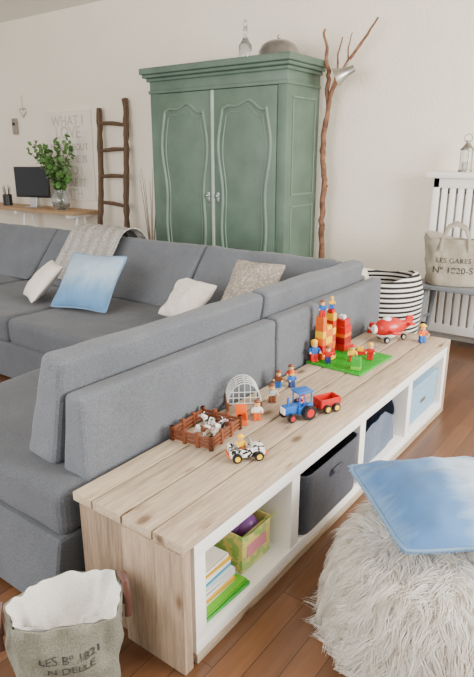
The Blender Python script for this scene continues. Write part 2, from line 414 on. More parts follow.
hy=[(2.98,0.455),(3.38,0.455),(3.44,0.72),(3.45,0.85),(3.34,0.87)]
for a,b in ((-2.73,-1.66),(-4.46,-2.74),(-5.7,-4.47)):
    SO('headrest',MB().prism(hy,'X',a,b,0,0.042,5),M['sofa'],0.028)
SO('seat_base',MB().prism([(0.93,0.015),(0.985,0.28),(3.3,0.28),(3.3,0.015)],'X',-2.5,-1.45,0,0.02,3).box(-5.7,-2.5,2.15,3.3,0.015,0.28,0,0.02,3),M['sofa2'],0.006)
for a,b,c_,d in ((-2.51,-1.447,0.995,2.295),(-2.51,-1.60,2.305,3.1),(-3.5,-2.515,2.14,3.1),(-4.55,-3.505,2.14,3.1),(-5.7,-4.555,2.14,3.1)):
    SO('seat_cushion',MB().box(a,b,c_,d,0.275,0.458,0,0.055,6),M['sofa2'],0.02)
for x,y in ((-2.4,1.2),(-1.6,1.2),(-5.5,2.25),(-4,2.25),(-2.6,2.25)):
    SO('foot',MB().cyl((x,y,0.0125),0.025,0.025,0,12),M['foot'],0)

# ------------------------------------------------------------ pillows
def cushion(name,w,h,th,mat,loc,rot,label,cat='cushion',pipe=None,wr=0.012,seed=0,n=30,fringe=0,pw=0.5,pinch=0.09):
    r=EM(name,loc,rot=rot)
    def P(u,v,s):
        k=max(0,(1-u**4)*(1-v**4)); z=s*th/2*(k**pw)*(0.45+0.55*(1-u*u)*(1-v*v))
        pin=1-pinch*(1-v*v)*abs(u)**3 ; pin2=1-pinch*(1-u*u)*abs(v)**3
        x=w/2*u*pin; y=h/2*v*pin2
        cr=1-0.05*(abs(u*v))**6; x*=cr; y*=cr
        q=noise.noise(Vector((x*7+seed,y*7,s*2+seed)))+0.6*noise.noise(Vector((x*16+seed,y*16,s*2)))
        return (x,y,z+q*wr*min(1,k*2))
    us=[math.sin((i/n-0.5)*pi*0.999) for i in range(n+1)]
    t=MB(); t.grid([[P(u,v,1) for u in us] for v in us]); t.grid([[P(u,v,-1) for u in us] for v in us])
    bmesh.ops.remove_doubles(t.bm,verts=t.bm.verts[:],dist=1e-5)
    OB('cushion_cover',t,mat,r,ang=180)
    if pipe:
        pts=[P(u,-1,1) for u in us]+[P(1,v,1) for v in us[1:]]+[P(u,1,1) for u in us[::-1][1:]]+[P(-1,v,1) for v in us[::-1][1:-1]]
        pts=[(p[0]*1.008,p[1]*1.008,p[2]) for p in pts]
        OB('piping',MB().tube(pts,0.007,0,6,True),pipe,r)
        if fringe:
            rn=random.Random(seed); t=MB(); m=len(pts)
            for i in range(fringe):
                u=rn.random()*m; a=Vector(pts[int(u)%m]).lerp(Vector(pts[(int(u)+1)%m]),u-int(u))
                o=a.normalized(); l=rn.uniform(0.008,0.018); jit=Vector((rn.uniform(-1,1),rn.uniform(-1,1),rn.uniform(-1,.4)))*0.006
                t.tube([a,a+o*l*0.5+jit*.5,a+o*l+jit],[.0012,.001,.0006],0,3)
            f=OB('frayed_edge',t,pipe,r); f['kind']='stuff'
    r['label']=label; r['category']=cat; return r
cushion('cushion',0.47,0.46,0.18,M['ombre'],(-3.26,2.67,0.65),(rd(48),0,rd(14)),'blue and white ombre cushion lying against the sofa back',pipe=M['piping'],seed=3,wr=0.02)
cushion('cushion',0.36,0.36,0.13,M['whitecloth'],(-3.76,2.64,0.60),(rd(45),0,rd(-25)),'plain off-white cushion beside the blue ombre cushion',seed=5)
cushion('cushion',0.36,0.33,0.17,M['boucle'],(-2.46,2.80,0.605),(rd(42),0,rd(-14)),'cream boucle cushion on the sofa seat',seed=9,wr=0.025)
cushion('cushion',0.38,0.38,0.15,M['knit2'],(-2.07,2.97,0.71),(rd(52),0,rd(2)),'taupe patterned furry cushion in the sofa corner',seed=12,wr=0.025)
def throw():
    prof=[(2.99,0.54),(3.04,0.61),(3.13,0.71),(3.22,0.80),(3.30,0.892),(3.37,0.905),(3.44,0.895),(3.482,0.86),(3.49,0.8),(3.565,0.762),(3.576,0.66)]
    rows=[]; nx=48
    for j,(y,z) in enumerate(prof):
        row=[]
        for i in range(nx+1):
            u=i/nx; x=-4.14+0.62*u+0.03*math.sin(j*0.9)+0.03*(j-5)*0.3*(u-0.5)
            d=0.016*math.sin(u*18+j*0.5)+0.014*noise.noise(Vector((u*9,j*0.6,0)))
            sag=-0.05*math.sin(u*5)*(1 if j==0 else 0)
            row.append((x,y-abs(d)*0.8-0.016 if j<5 else y+abs(d)*0.6,z+sag+abs(d)+0.012))
        rows.append(row)
    o=OB('throw_blanket',MB().grid(rows),M['knit'],ang=180)
    md=o.modifiers.new('s','SOLIDIFY'); md.thickness=0.014; md.offset=1
    sb=o.modifiers.new('b','SUBSURF'); sb.levels=1; sb.render_levels=1
    tag(o,'chunky pale grey knitted throw draped over the sofa headrest','blanket')
throw()

# ------------------------------------------------------------ fur pouf & cushion
pcx,pcy=-0.40,1.73
pouf=EM('pouf',(pcx,pcy,0)); tag(pouf,'low round floor pouf covered with a long-haired cream sheepskin','pouf')
prof=[(0.001,0.0),(0.375,0.0),(0.39,0.015),(0.39,0.06),(0.375,0.14),(0.35,0.22),(0.30,0.275),(0.18,0.300),(0.001,0.305)]
def lobe(a): return 1+0.04*math.sin(3*a+1)+0.025*math.sin(5*a+2.3)
rows=[]
for r_,z_ in prof: rows.append([(r_*lobe(2*pi*i/48)*math.cos(2*pi*i/48),r_*lobe(2*pi*i/48)*math.sin(2*pi*i/48),z_) for i in range(48)])
OB('pouf_body',MB().grid(rows,0,True),M['boucle'],pouf,ang=60)
def furmesh():
    rnd=random.Random(4); V=[];F=[]
    P=prof[1:][::-1]
    L=[0]
    for a,b in zip(P,P[1:]): L.append(L[-1]+math.hypot(b[0]-a[0],b[1]-a[1]))
    def at(s):
        for k in range(len(P)-1):
            if s<=L[k+1]:
                t=(s-L[k])/(L[k+1]-L[k]); a,b=P[k],P[k+1]
                return a[0]+(b[0]-a[0])*t,a[1]+(b[1]-a[1])*t,(b[0]-a[0])/(L[k+1]-L[k]),(b[1]-a[1])/(L[k+1]-L[k])
        return P[-1][0],P[-1][1],0,-1
    smax=L[-2]; zz=Vector((0,0,1)); m=6
    for c in range(2000):
        s=smax*math.sqrt(rnd.random())*0.995; a0=rnd.random()*2*pi
        if math.cos(a0)>0.75 and rnd.random()<0.5: continue
        if s<0.12 and rnd.random()<0.6: continue
        r,z,tr,tz=at(s); r*=lobe(a0)
        rad=Vector((math.cos(a0),math.sin(a0),0)); tan=Vector((-math.sin(a0),math.cos(a0),0))
        nrm=rad*(-tz)+zz*tr
        if nrm.dot(rad*r+zz*(z-0.10))<0: nrm=-nrm
        down=rad*tr+zz*tz
        swirl=noise.noise(Vector((math.cos(a0)*2,math.sin(a0)*2,s*3)))*2.2+rnd.uniform(-.9,.9)
        d=(down+tan*swirl).normalized(); ln=rnd.uniform(0.06,0.125); lift=rnd.uniform(0.1,0.55)
        if s<0.2: lift*=0.4
        dirv=(d*0.6+nrm*lift*1.5).normalized(); side=d.cross(nrm).normalized()
        p=rad*r+zz*z; spine=[p.copy()]; ph=rnd.uniform(0,6)
        for k in range(m):
            p=p+dirv*ln/m
            if p.z<0.008: p.z=0.008; dirv=(rad*0.4+tan*swirl*0.8).normalized()
            rr=math.hypot(p.x,p.y)
            if rr<0.385 and p.z<0.10: p.x*=0.395/max(rr,.01); p.y*=0.395/max(rr,.01)
            spine.append(p+side*math.sin(k*1.1+ph)*0.010*k/m)
            dirv=(dirv*0.6+d*0.35+Vector((0,0,-0.22))-nrm*0.03).normalized()
        for h in range(15):
            o1=rnd.gauss(0,0.012); o2=rnd.gauss(0,0.012); up_=rnd.uniform(-0.002,0.008); conv=rnd.uniform(0.35,0.85); w=rnd.uniform(0.0009,0.0018); lf=rnd.uniform(0.75,1.05)
            wob=rnd.uniform(0,6); base=len(V)
            for k in range(m+1):
                t=k/m; ks=t*lf*m; k0=min(int(ks),m-1); q=spine[k0].lerp(spine[k0+1],ks-k0)
                sp_=1-conv*t
                q=q+side*o1*sp_+d*o2*sp_+nrm*(up_*(0.4+t))+side*math.sin(t*7+wob)*0.003*t
                if q.z<0.004: q.z=0.004+0.002*rnd.random()
                ww=w*(1-t*0.8)
                for g in range(3):
                    an=2*pi*g/3; V.append(tuple(q+side*math.cos(an)*ww+nrm*math.sin(an)*ww))
            for k in range(m):
                for g in range(3):
                    a_=base+k*3+g; b_=base+k*3+(g+1)%3
                    F.append((a_,b_,b_+3,a_+3))
    me=bpy.data.meshes.new('sheepskin'); me.from_pydata(V,[],F); me.materials.append(M['fur'])
    me.polygons.foreach_set('use_smooth',[True]*len(me.polygons))
    o=bpy.data.objects.new('sheepskin',me); col.objects.link(o); o.parent=pouf; o['kind']='stuff'
    o['label']='long cream sheepskin hair'
furmesh()
cushion('cushion',0.53,0.53,0.22,M['ombre2'],(-0.435,1.775,0.415),(rd(-2),rd(2),rd(43)),'blue and white batik linen cushion lying on the sheepskin pouf',pipe=M['piping'],seed=21,wr=0.02,n=40,fringe=500,pw=0.62,pinch=0.035)

# ------------------------------------------------------------ wardrobe
wx0,wx1,wy0,wy1,wh=-4.19,-2.676,4.32,4.86,2.27
wc=(wx0+wx1)/2
W=EM('wardrobe',(wc,(wy0+wy1)/2,0)); tag(W,'antique sage-green painted two-door wardrobe with carved panels and cornice','wardrobe')
hw=(wx1-wx0)/2; hd=(wy1-wy0)/2
def WO(n,mb,m,par=None): return OB(n,mb,m,par or W)
t=MB(); t.box(-hw,hw,-hd+0.02,hd,0.14,2.08,0,0.006)
t.box(-hw,-hw+0.09,-hd,-hd+0.03,0.14,2.08,0,0.01).box(hw-0.09,hw,-hd,-hd+0.03,0.14,2.08,0,0.01)
t.box(-hw-0.02,hw+0.02,-hd-0.02,hd,0.08,0.20,0,0.012)
for sx in (-1,1):
    for sy in (-1,1): t.cyl((sx*(hw-0.08),sy*(hd-0.08),0.042),0.035,0.084,0,16,0.055)
WO('cabinet_body',t,M['green'])
t=MB(); t.box(-hw-0.012,hw+0.012,-hd-0.012,hd,2.05,2.08,0,0.008); t.box(-hw-0.0,hw+0.0,-hd-0.0,hd,2.08,2.16,0,0.004)
t.box(-hw-0.025,hw+0.025,-hd-0.025,hd,2.155,2.185,0,0.012,3); t.box(-hw-0.05,hw+0.05,-hd-0.055,hd,2.185,2.215,0,0.012,3); t.box(-hw-0.065,hw+0.065,-hd-0.075,hd,2.215,wh,0,0.01,3)
WO('cornice',t,M['green'])
def wavy(cx,w,z0,z1,amp,y):
    pts=[]; n=60
    for i in range(n+1):
        u=i/n; pts.append((cx-w/2+amp*(math.sin(u*pi*4+0.8)*0.5+0.5*math.sin(u*pi*2)),y,z0+(z1-z0)*u))
    for i in range(1,24):
        u=i/24; pts.append((cx-w/2+w*u+0,y,z1+0.055*math.sin(u*pi)**2+0.018*math.sin(u*pi*4)*1))
    for i in range(n+1):
        u=1-i/n; pts.append((cx+w/2-amp*(math.sin(u*pi*4+0.8)*0.5+0.5*math.sin(u*pi*2)),y,z0+(z1-z0)*u))
    for i in range(1,20):
        u=1-i/20; pts.append((cx-w/2+w*u,y,z0-0.03*math.sin(u*pi)**2))
    return pts
dw=(2*hw-0.18-0.03)/2
for sgn in (-1,1):
    cx=sgn*(dw/2+0.012); dm=MB()
    dm.box(cx-dw/2,cx+dw/2,-hd-0.008,-hd+0.018,0.21,2.045,0,0.006)
    D=WO('door',dm,M['green'])
    OB('moulding',MB().tube(wavy(cx,dw-0.17,0.36,1.88,0.036,-hd-0.010),0.013,0,8,True),M['green2'],D)
    OB('moulding',MB().tube(wavy(cx,dw-0.25,0.41,1.83,0.030,-hd-0.008),0.005,0,6,True),M['green2'],D)
WO('centre_strip',MB().box(-0.014,0.014,-hd-0.022,-hd+0.0,0.21,2.045,0,0.006,3),plain('green_edge_highlight',(164,178,164),0.5))  # paler green paints in the bright highlight along the door edge
for sx in (-0.055,0.055):
    t=MB(); t.box(sx-0.014,sx+0.014,-hd-0.014,-hd-0.008,1.09,1.18,0,0.005); t.sph((sx,-hd-0.028,1.15),0.013,0,12); t.cyl((sx,-hd-0.018,1.15),0.005,0.016,0,10,rot=(pi/2,0,0))
    WO('escutcheon',t,M['silver'])
for (a,b) in ((0.34,1.08),(1.18,1.96)):
    t=MB()
    t.box(hw-0.002,hw+0.008,-hd+.09,-hd+.105,a,b,0,0.003).box(hw-0.002,hw+0.008,hd-.085,hd-.07,a,b,0,0.003).box(hw-0.002,hw+0.008,-hd+.09,hd-.07,a-.007,a+.008,0,0.003).box(hw-0.002,hw+0.008,-hd+.09,hd-.07,b-.008,b+.007,0,0.003)
    WO('side_moulding',t,M['green2'])
r=EM('cloche',(-2.905,4.54,wh+0.001)); t=MB(); t.lathe([(0.17,0),(0.182,0.006),(0.172,0.014),(0.165,0.06),(0.14,0.105),(0.09,0.135),(0.03,0.147),(0.001,0.148)],0,36); OB('dome',t,plain('tarnished_silver',(150,150,148),0.28,metal=1,var=0.08),r,ang=60)
t=MB(); t.cyl((0,0,0.152),0.006,0.02,0,10); t.sph((0,0,0.168),0.016,0,14); OB('knob',t,M['silver'],r)
tag(r,'shiny silver metal food dome on top of the wardrobe','food dome')
r=EM('glass_bottle',(-3.16,4.42,wh+0.001)); t=MB(); t.lathe([(0.001,0),(0.055,0),(0.058,0.02),(0.055,0.11),(0.03,0.15),(0.018,0.17),(0.018,0.23),(0.024,0.24),(0.02,0.245)],0,24); OB('bottle_body',t,M['glass'],r,ang=60)
t=MB(); t.sph((0,0,0.275),(0.02,0.02,0.032),0,14); t.cyl((0,0,0.24),0.014,0.03,0,14); OB('stopper',t,M['glass'],r)
tag(r,'clear glass decanter bottle with stopper on the wardrobe','bottle')

# ------------------------------------------------------------ tree branch & lamp
k=1.08
def bp(x,z,y=4.80): return (x*k-0.002,y,1.5+(z-1.5)*k)
bo=(-2.575,4.80,0)
B=EM('tree_branch',bo); tag(B,'tall bare brown tree branch standing against the wall by the wardrobe','branch')
def off(pts,o=bo): return [(p[0]-o[0],p[1]-o[1],p[2]-o[2]) for p in pts]
def dense(pts,R,n=6,j=0.008):
    P=[];Q=[]
    for i in range(len(pts)-1):
        a,b=Vector(pts[i]),Vector(pts[i+1])
        for q in range(n):
            t=q/n; p=a.lerp(b,t)+Vector((noise.noise(Vector((i*1.7+t*2.3,1,5)))*j,noise.noise(Vector((i+t,7,5)))*j,0)); P.append(p); Q.append(0.88*(R[i]*(1-t)+R[i+1]*t)*(1+0.3*noise.noise(Vector(((i+t)*3.1,3,9)))))
    P.append(Vector(pts[-1])); Q.append(R[-1]); return P,Q
main=[(-2.575,4.80,0.0),(-2.57,4.80,0.35),bp(-2.365,.67),bp(-2.395,.98),bp(-2.37,1.31),bp(-2.40,1.54),bp(-2.37,1.84),bp(-2.378,2.10),bp(-2.395,2.22),bp(-2.42,2.43)]
P_,Q_=dense(off(main),[.034,.032,.030,.03,.028,.028,.026,.022,.018,.010],8,0.03)
OB('main_stem',MB().tube(P_,Q_,0,10),M['branch'],B)
for pts,R in (([bp(-2.37,1.88),bp(-2.33,2.0),bp(-2.21,2.19),bp(-2.10,2.32),bp(-1.99,2.46)],[.02,.019,.017,.014,.008]),
    ([bp(-2.36,1.95),bp(-2.30,2.12),bp(-2.30,2.25),bp(-2.27,2.36)],[.013,.011,.009,.005]),
    ([bp(-2.21,2.19),bp(-2.22,2.28),bp(-2.19,2.38)],[.009,.007,.004]),([bp(-2.375,1.2),bp(-2.34,1.27)],[.016,.008])):
    P_,Q_=dense(off(pts),R,4,0.012); OB('side_twig',MB().tube(P_,Q_,0,8),M['branch'],B)
L=EM('spot_lamp',bp(-2.19,2.08,4.66)); tag(L,'small silver spotlight clamped on the tree branch','lamp')
q=Euler((0,rd(-115),rd(25))).to_matrix().to_4x4()
t=MB(); t.lathe([(0.001,-0.10),(0.03,-0.10),(0.034,-0.06),(0.04,-0.03),(0.055,0.01),(0.08,0.06),(0.082,0.062),(0.075,0.058),(0.05,0.012),(0.001,0.0)],0,28,q); OB('lamp_shade',t,plain('brushed_lamp_metal',(165,163,158),0.35,metal=1),L,ang=50)
t=MB(); t.sph(tuple((q@Vector((0,0,0.03)))),0.03,0,14); OB('bulb',t,M['white'],L)
t=MB(); t.tube([(0,0,0.02),(0.02,0.02,0.06),(0.03,0.06,0.11)],0.007,0,8); OB('clamp',t,M['silver'],L)

# ------------------------------------------------------------ ladder
r=EM('wooden_ladder',(-5.31,4.8,0)); tag(r,'rustic dark wooden ladder leaning on the wall','ladder')
LH=2.06
def lad(s_,z):
    u=z/LH; return (-0.03+0.10*(1-u)+s_*(0.26-0.06*u)+0.018*math.sin(z*3.1+s_*2),-0.13+0.22*u,z)
for s_ in (-1,1):
    t=MB(); n=28; pp=[lad(s_,(LH+0.04*s_)*i/n) for i in range(n+1)]
    t.tube([(p[0]+0.020*noise.noise(Vector((i*0.7,s_,0))),p[1],p[2]) for i,p in enumerate(pp)],[0.033+0.016*noise.noise(Vector((i*0.8,s_*3,2))) for i in range(n+1)],0,8); OB('side_rail',t,M['ladder'],r)
for i,zz in enumerate((0.3,0.63,0.96,1.27,1.56,1.84)):
    t=MB(); a,b=lad(-1,zz),lad(1,zz); dz_=0.018*math.sin(i*2.2); t.tube([(a[0]-0.03,a[1],zz-dz_),((a[0]+b[0])/2,a[1],zz+0.01),(b[0]+0.03,a[1],zz+dz_)],[0.020,0.024,0.018],0,8); OB('rung',t,M['ladder'],r)
r=EM('dried_branch',(-4.66,4.74,0)); tw=plain('pale_twig',(150,138,120),0.9)
for i in range(7):
    a=i*0.9; dx=0.12*math.cos(a); dy=0.09*math.sin(a); t=MB()
    t.tube([(0.01*math.cos(a),0.01*math.sin(a),0.02),(dx*0.3,dy*0.3,0.6),(dx*0.7,dy*0.6,1.0),(dx,dy,1.25+0.06*(i%3))],[.006,.005,.004,.002],0,6)
    OB('twig',t,tw,r)
t=MB(); t.lathe([(0.001,0.0),(0.07,0),(0.09,0.15),(0.08,0.3),(0.05,0.36),(0.055,0.38),(0.045,0.375),(0.04,0.3),(0.001,0.02)],0,24); OB('vase',t,M['glass'],r,ang=60)
tag(r,'bundle of pale dried twigs standing between ladder and wardrobe','dried branches')

# ------------------------------------------------------------ wall decor
LB=EM('letter_board',(-6.2,4.929,1.49)); tag(LB,'white wooden text board with raised pale quote lettering','sign')
OB('panel',MB().box(-0.43,0.43,-0.0,0.020,-0.53,0.53,0,0.004),plain('board_white',(240,233,221),0.8,var=0.02,bs=30),LB)
rotm=Matrix.Rotation(pi/2,4,'X'); lm=plain('pale_grey_letters',(202,196,184),0.8)
for i,(ln,s_) in enumerate((('WHAT I',.17),('LOVE',.20),('MOST ABOUT',.115),('MY HOME IS',.12),('WHO I',.15),('SHARE IT',.14),('WITH',.16))):
    OB('lettering',MB().mesh(text_mesh(ln,s_,0.003),0,Matrix.Translation((0,-0.003,0.36-i*0.143))@rotm),lm,LB)
r=EM('heart_hanger',(-7.07,4.93,2.08)); pts=[]
for i in range(28):
    a=2*pi*i/28; pts.append((0.065*math.sin(a)**3*1.0,-0.004,0.004*(13*math.cos(a)-5*math.cos(2*a)-2*math.cos(3*a)-math.cos(4*a))-0.04))
OB('heart',MB().tube(pts,0.006,0,6,True),M['silver'],r); OB('cord',MB().tube([(0,-0.004,-0.01),(0,-0.004,0.17)],0.002,0,5),M['ink'],r)
tag(r,'small wire heart hanging on a cord on the wall','wall decoration')
r=EM('wall_tag',(-7.28,4.93,1.87)); OB('plate',MB().box(-0.05,0.05,-0.012,0.01,-0.1,0.1,0,0.003),plain('weathered_plate',(150,140,126),0.8,var=.15),r)
OB('knob',MB().cyl((0,-0.02,0.03),0.018,0.02,0,14,rot=(pi/2,0,0)),M['foot'],r)
tag(r,'small weathered wooden plate with a dark knob on the wall','wall hook')

# ------------------------------------------------------------ desk, monitor, plant
dz=0.865
r=EM('desk',(-6.85,4.7,0)); OB('desk_top',MB().box(-1.2,1.19,-0.22,0.22,dz-0.035,dz,0,0.004),M['deskwood'],r)
for x in (-1.0,0.0,1.05):
    t=MB()
    for s_ in (-1,1): t.tube([(x,s_*0.18,0.0),(x,s_*0.05,dz-0.06)],0.018,0,6)
    t.box(x-0.02,x+0.02,-0.2,0.2,dz-0.075,dz-0.036,0,0.003); t.box(x-0.01,x+0.01,-0.12,0.12,0.35,0.38)
    OB('trestle',t,M['white'],r)
tag(r,'narrow wooden desk top on white trestles along the wall','desk')
r=EM('computer_monitor',(-6.70,4.70,dz+0.001),rd(14))
OB('screen',MB().box(-0.27,0.27,-0.012,0.012,0.12,0.50,0,0.006).box(-0.255,0.255,-0.0135,-0.012,0.15,0.485,1),[M['black'],M['screen']],r)
OB('stand',MB().prism([(-0.02,0.0),(0.07,0.0),(0.03,0.2),(0.013,0.2)],'X',-0.05,0.05,0,0.003).box(-0.1,0.1,-0.07,0.09,0,0.008,0,0.003),M['silver'],r)
tag(r,'black computer monitor on a silver stand on the desk','monitor')
r=EM('pen_holder',(-7.25,4.68,dz+0.001)); t=MB(); t.lathe([(0.001,0),(0.06,0),(0.06,0.14),(0.055,0.14),(0.055,0.01),(0.001,0.01)],0,20); OB('cup',t,M['black'],r)
for i in range(6): OB('pen',MB().tube([(0.02*math.cos(i),0.02*math.sin(i),0.012),(0.05*math.cos(i),0.045*math.sin(i),0.22+0.02*(i%3))],0.005,0,6),M['foot'],r)
tag(r,'black pen cup with pens on the desk','pen holder')
V_=EM('plant_vase',(-6.12,4.68,dz+0.001)); tag(V_,'leafy green eucalyptus branches in a round glass vase on the desk','vase')
t=MB(); t.lathe([(0.001,0.0),(0.07,0),(0.10,0.04),(0.115,0.10),(0.10,0.17),(0.07,0.21),(0.075,0.24),(0.068,0.24),(0.062,0.21),(0.09,0.17),(0.105,0.10),(0.09,0.045),(0.001,0.012)],0,28); OB('vase_body',t,M['glass'],V_,ang=60)
rnd=random.Random(3); V=[];F=[]
for i in range(24):
    a=rnd.random()*2*pi; R_=rnd.uniform(0.12,0.46); hgt=rnd.uniform(0.40,0.90)
    ax=Vector((math.cos(a)*R_-0.10,math.sin(a)*R_*0.4,hgt)); ax.y=min(ax.y,0.2)
    pts=[Vector((0.02*math.cos(a),0.02*math.sin(a),0.03)),Vector((ax.x*0.15,ax.y*0.15,0.25)),Vector((ax.x*0.55,ax.y*0.55,hgt*0.72)),ax]
    OB('stem',MB().tube(pts,[.004,.004,.003,.002],0,5),M['stem'],V_)
    for j in range(26):
        u=0.3+0.7*j/26
        seg=min(int(u*3),2); f_=u*3-seg; p=pts[seg].lerp(pts[seg+1],f_)
        d=Vector((rnd.uniform(-1,1),rnd.uniform(-1,1)*.6,rnd.uniform(-.5,.6))).normalized(); l=rnd.uniform(.04,.07)
        sd=d.cross(Vector((rnd.uniform(-1,1),rnd.uniform(-1,1),rnd.uniform(-1,1)))).normalized()*l*0.42
        b0=len(V)
        for q_ in (p,p+d*l*.3+sd,p+d*l*.7+sd*.9,p+d*l,p+d*l*.7-sd*.9,p+d*l*.3-sd): V.append(tuple(q_))
        F.append(tuple(range(b0,b0+6)))
me=bpy.data.meshes.new('foliage'); me.from_pydata(V,[],F); me.materials.append(M['leaf']); o=bpy.data.objects.new('foliage',me); col.objects.link(o); o.parent=V_; o['kind']='stuff'

# ------------------------------------------------------------ radiator cover
rx0,rx1=-1.58,-0.2
r=EM('radiator_cover',((rx0+rx1)/2,4.85,0)); tag(r,'white slatted radiator cover with a thick white shelf','radiator cover'); hwr=(rx1-rx0)/2
OB('shelf',MB().box(-hwr-0.05,hwr+0.05,-0.13,0.095,1.335,1.38,0,0.005),M['white'],r)
t=MB(); t.box(-hwr,-hwr+0.05,-0.09,0.09,0.0,1.335,0,0.004).box(hwr-0.05,hwr,-0.09,0.09,0,1.335,0,0.004).box(-hwr,hwr,-0.09,-0.06,1.26,1.335,0,0.003).box(-hwr,hwr,-0.09,-0.06,0.10,0.17,0,0.003)
OB('frame',t,M['white'],r)
t=MB(); n=20
for i in range(n):
    x=-hwr+0.06+(2*hwr-0.12)*(i+0.5)/n; t.box(x-0.022,x+0.022,-0.085,-0.07,0.17,1.26,0,0.003)
OB('slats',t,M['white'],r)
OB('radiator',MB().box(-hwr+0.08,hwr-0.08,-0.045,0.04,0.15,1.22,0,0.01),plain('radiator_cream',(215,211,203),0.7),r)
r=EM('lantern',(-1.36,4.80,1.381)); mt=plain('zinc_metal',(140,136,126),0.45,metal=0.8)
t=MB(); t.cyl((0,0,0.008),0.052,0.016,0,20); t.cyl((0,0,0.165),0.05,0.012,0,20); t.cyl((0,0,0.19),0.045,0.04,0,20,0.015); t.cyl((0,0,0.22),0.014,0.02,0,12)
for i in range(4): t.cyl((0.045*math.cos(i*pi/2+.6),0.045*math.sin(i*pi/2+.6),0.09),0.003,0.15,0,6)
OB('lantern_frame',t,mt,r)
OB('glass_cylinder',MB().cyl((0,0,0.09),0.04,0.142,0,24),M['glass'],r)
OB('candle',MB().cyl((0,0,0.045),0.02,0.055,0,16),M['paper'],r)
OB('handle',MB().tube([(0.03*math.cos(a),0,0.245+0.03*math.sin(a)) for a in [2*pi*i/20 for i in range(20)]],0.003,0,6,True),mt,r)
tag(r,'small metal and glass lantern on the radiator shelf','lantern')

# ------------------------------------------------------------ stool + bag
sxa,sxb,sya,syb,sh=-1.54,-0.70,4.36,4.66,0.565
r=EM('wooden_stool',((sxa+sxb)/2,(sya+syb)/2,0)); tag(r,'grey-blue painted wooden bench stool with splayed legs','stool')
a=(sxb-sxa)/2;b=(syb-sya)/2
OB('seat',MB().box(-a,a,-b,b,sh-0.035,sh,0,0.008,3),M['stoolpaint'],r)
for s1 in (-1,1):
    for s2 in (-1,1):
        OB('leg',MB().tube([(s1*(a-0.10),s2*(b-0.05),sh-0.035),(s1*(a-0.04),s2*(b-0.01),0.0)],[.022,.015],0,8),M['stoolpaint'],r)
    OB('stretcher',MB().tube([(s1*(a-0.07),-b+0.04,0.28),(s1*(a-0.07),b-0.04,0.28)],0.011,0,8),M['stoolpaint'],r)
def ovbag(name,loc,rz,A,B_,h,mat,liner,lines,label,seed=0,slump=0.015,textz=0.6,handles='side',lsp=1.15,taper=0.88,wav=0.012):
    r=EM(name,loc,rz); n=96
    def S(a,zz,k=1.0,off=0.0):
        e=2.6; f=taper+(1-taper)*(zz/h)
        c_=math.copysign(abs(math.cos(a))**(2/e),math.cos(a)); s_=math.copysign(abs(math.sin(a))**(2/e),math.sin(a))
        x,y=c_*A*f*k,s_*B_*f*k
        d=(noise.noise(Vector((math.cos(a)*2+seed,math.sin(a)*2,zz*9)))+0.4*noise.noise(Vector((math.cos(a)*5+seed,math.sin(a)*5,zz*22))))*slump*min(1,zz/h*2+0.2)
        nn=Vector((x/A/A,y/B_/B_,0)); nn.normalize() if nn.length>0 else None
        return Vector((x,y,zz))+nn*(d+off)
    ths=[2*pi*i/n for i in range(n)]
    top=lambda a:h+wav*math.sin(2*a+seed)+wav*0.5*math.sin(3*a+1)
    rows=[[tuple(S(a,0.0,0.02)) for a in ths],[tuple(S(a,0.0,0.93)) for a in ths],[tuple(S(a,0.008,1)) for a in ths]]
    for q_ in [0.1*i for i in range(1,11)]: rows.append([tuple(S(a,top(a)*q_)) for a in ths])
    rows.append([tuple(S(a,top(a)*1.005,1,-0.004)) for a in ths]); rows.append([tuple(S(a,top(a)*0.97,1,-0.010)) for a in ths])
    OB('bag_body',MB().grid(rows,0,True),mat,r,ang=70)
    rows=[]
    for k0,lv in ((-0.007,1.01),(-0.013,0.99),(-0.016,0.92),(-0.022,0.80),(-0.026,0.68)):
        rows.append([tuple(S(a,top(a)*lv,1,k0)+Vector((0,0,0.012*noise.noise(Vector((math.cos(a)*4,math.sin(a)*4,lv*9)))))) for a in ths])
    for q_,lv in ((0.7,0.58),(0.45,0.64),(0.2,0.60),(0.02,0.6)):
        rows.append([tuple(S(a,h*lv+0.05*noise.noise(Vector((math.cos(a)*3*q_,math.sin(a)*3*q_,seed+q_))),q_)) for a in ths])
    OB('liner',MB().grid(rows,0,True),liner,r,ang=180)
    for i,(ln,s_) in enumerate(lines):
        me=text_mesh(ln,s_,0.0)
        for v in me.vertices:
            x,zz=v.co.x,v.co.y+h*textz-i*s_*lsp
            lo,hi=-pi*0.98,-0.02*pi
            for _ in range(26):
                mid=(lo+hi)/2
                if S(mid,zz).x<x: lo=mid
                else: hi=mid
            v.co=S((lo+hi)/2,zz,1,0.003)
        OB('lettering',MB().mesh(me,0),M['ink'],r,normals=False)
    if handles=='side':
        for s_ in (-1,1):
            t=MB(); x=s_*A
            t.tube([(x+s_*0.012,-0.028,h*0.72),(x+s_*0.014,-0.028,h*0.96),(x+s_*0.010,-0.02,h*1.12),(x+s_*0.004,0.0,h*1.18),(x+s_*0.010,0.02,h*1.12),(x+s_*0.014,0.028,h*0.96),(x+s_*0.012,0.028,h*0.72)],0.011,0,8,flat=0.45)
            OB('handle',t,M['leather'],r)
    else:
        for s_ in (-1,1):
            t=MB(); y=s_*(B_+0.006)
            t.tube([(-A*.45,y,h*.75),(-A*.42,y,h*1.0),(-A*.25,y*.8,h*1.2),(A*.0,y*.7,h*1.27),(A*.28,y*.8,h*1.18),(A*.42,y,h*1.0),(A*.46,y,h*.75)],0.012,0,8,flat=0.5)
            OB('handle',t,M['canvas2'],r)
    r['label']=label; r['category']='bag'; return r
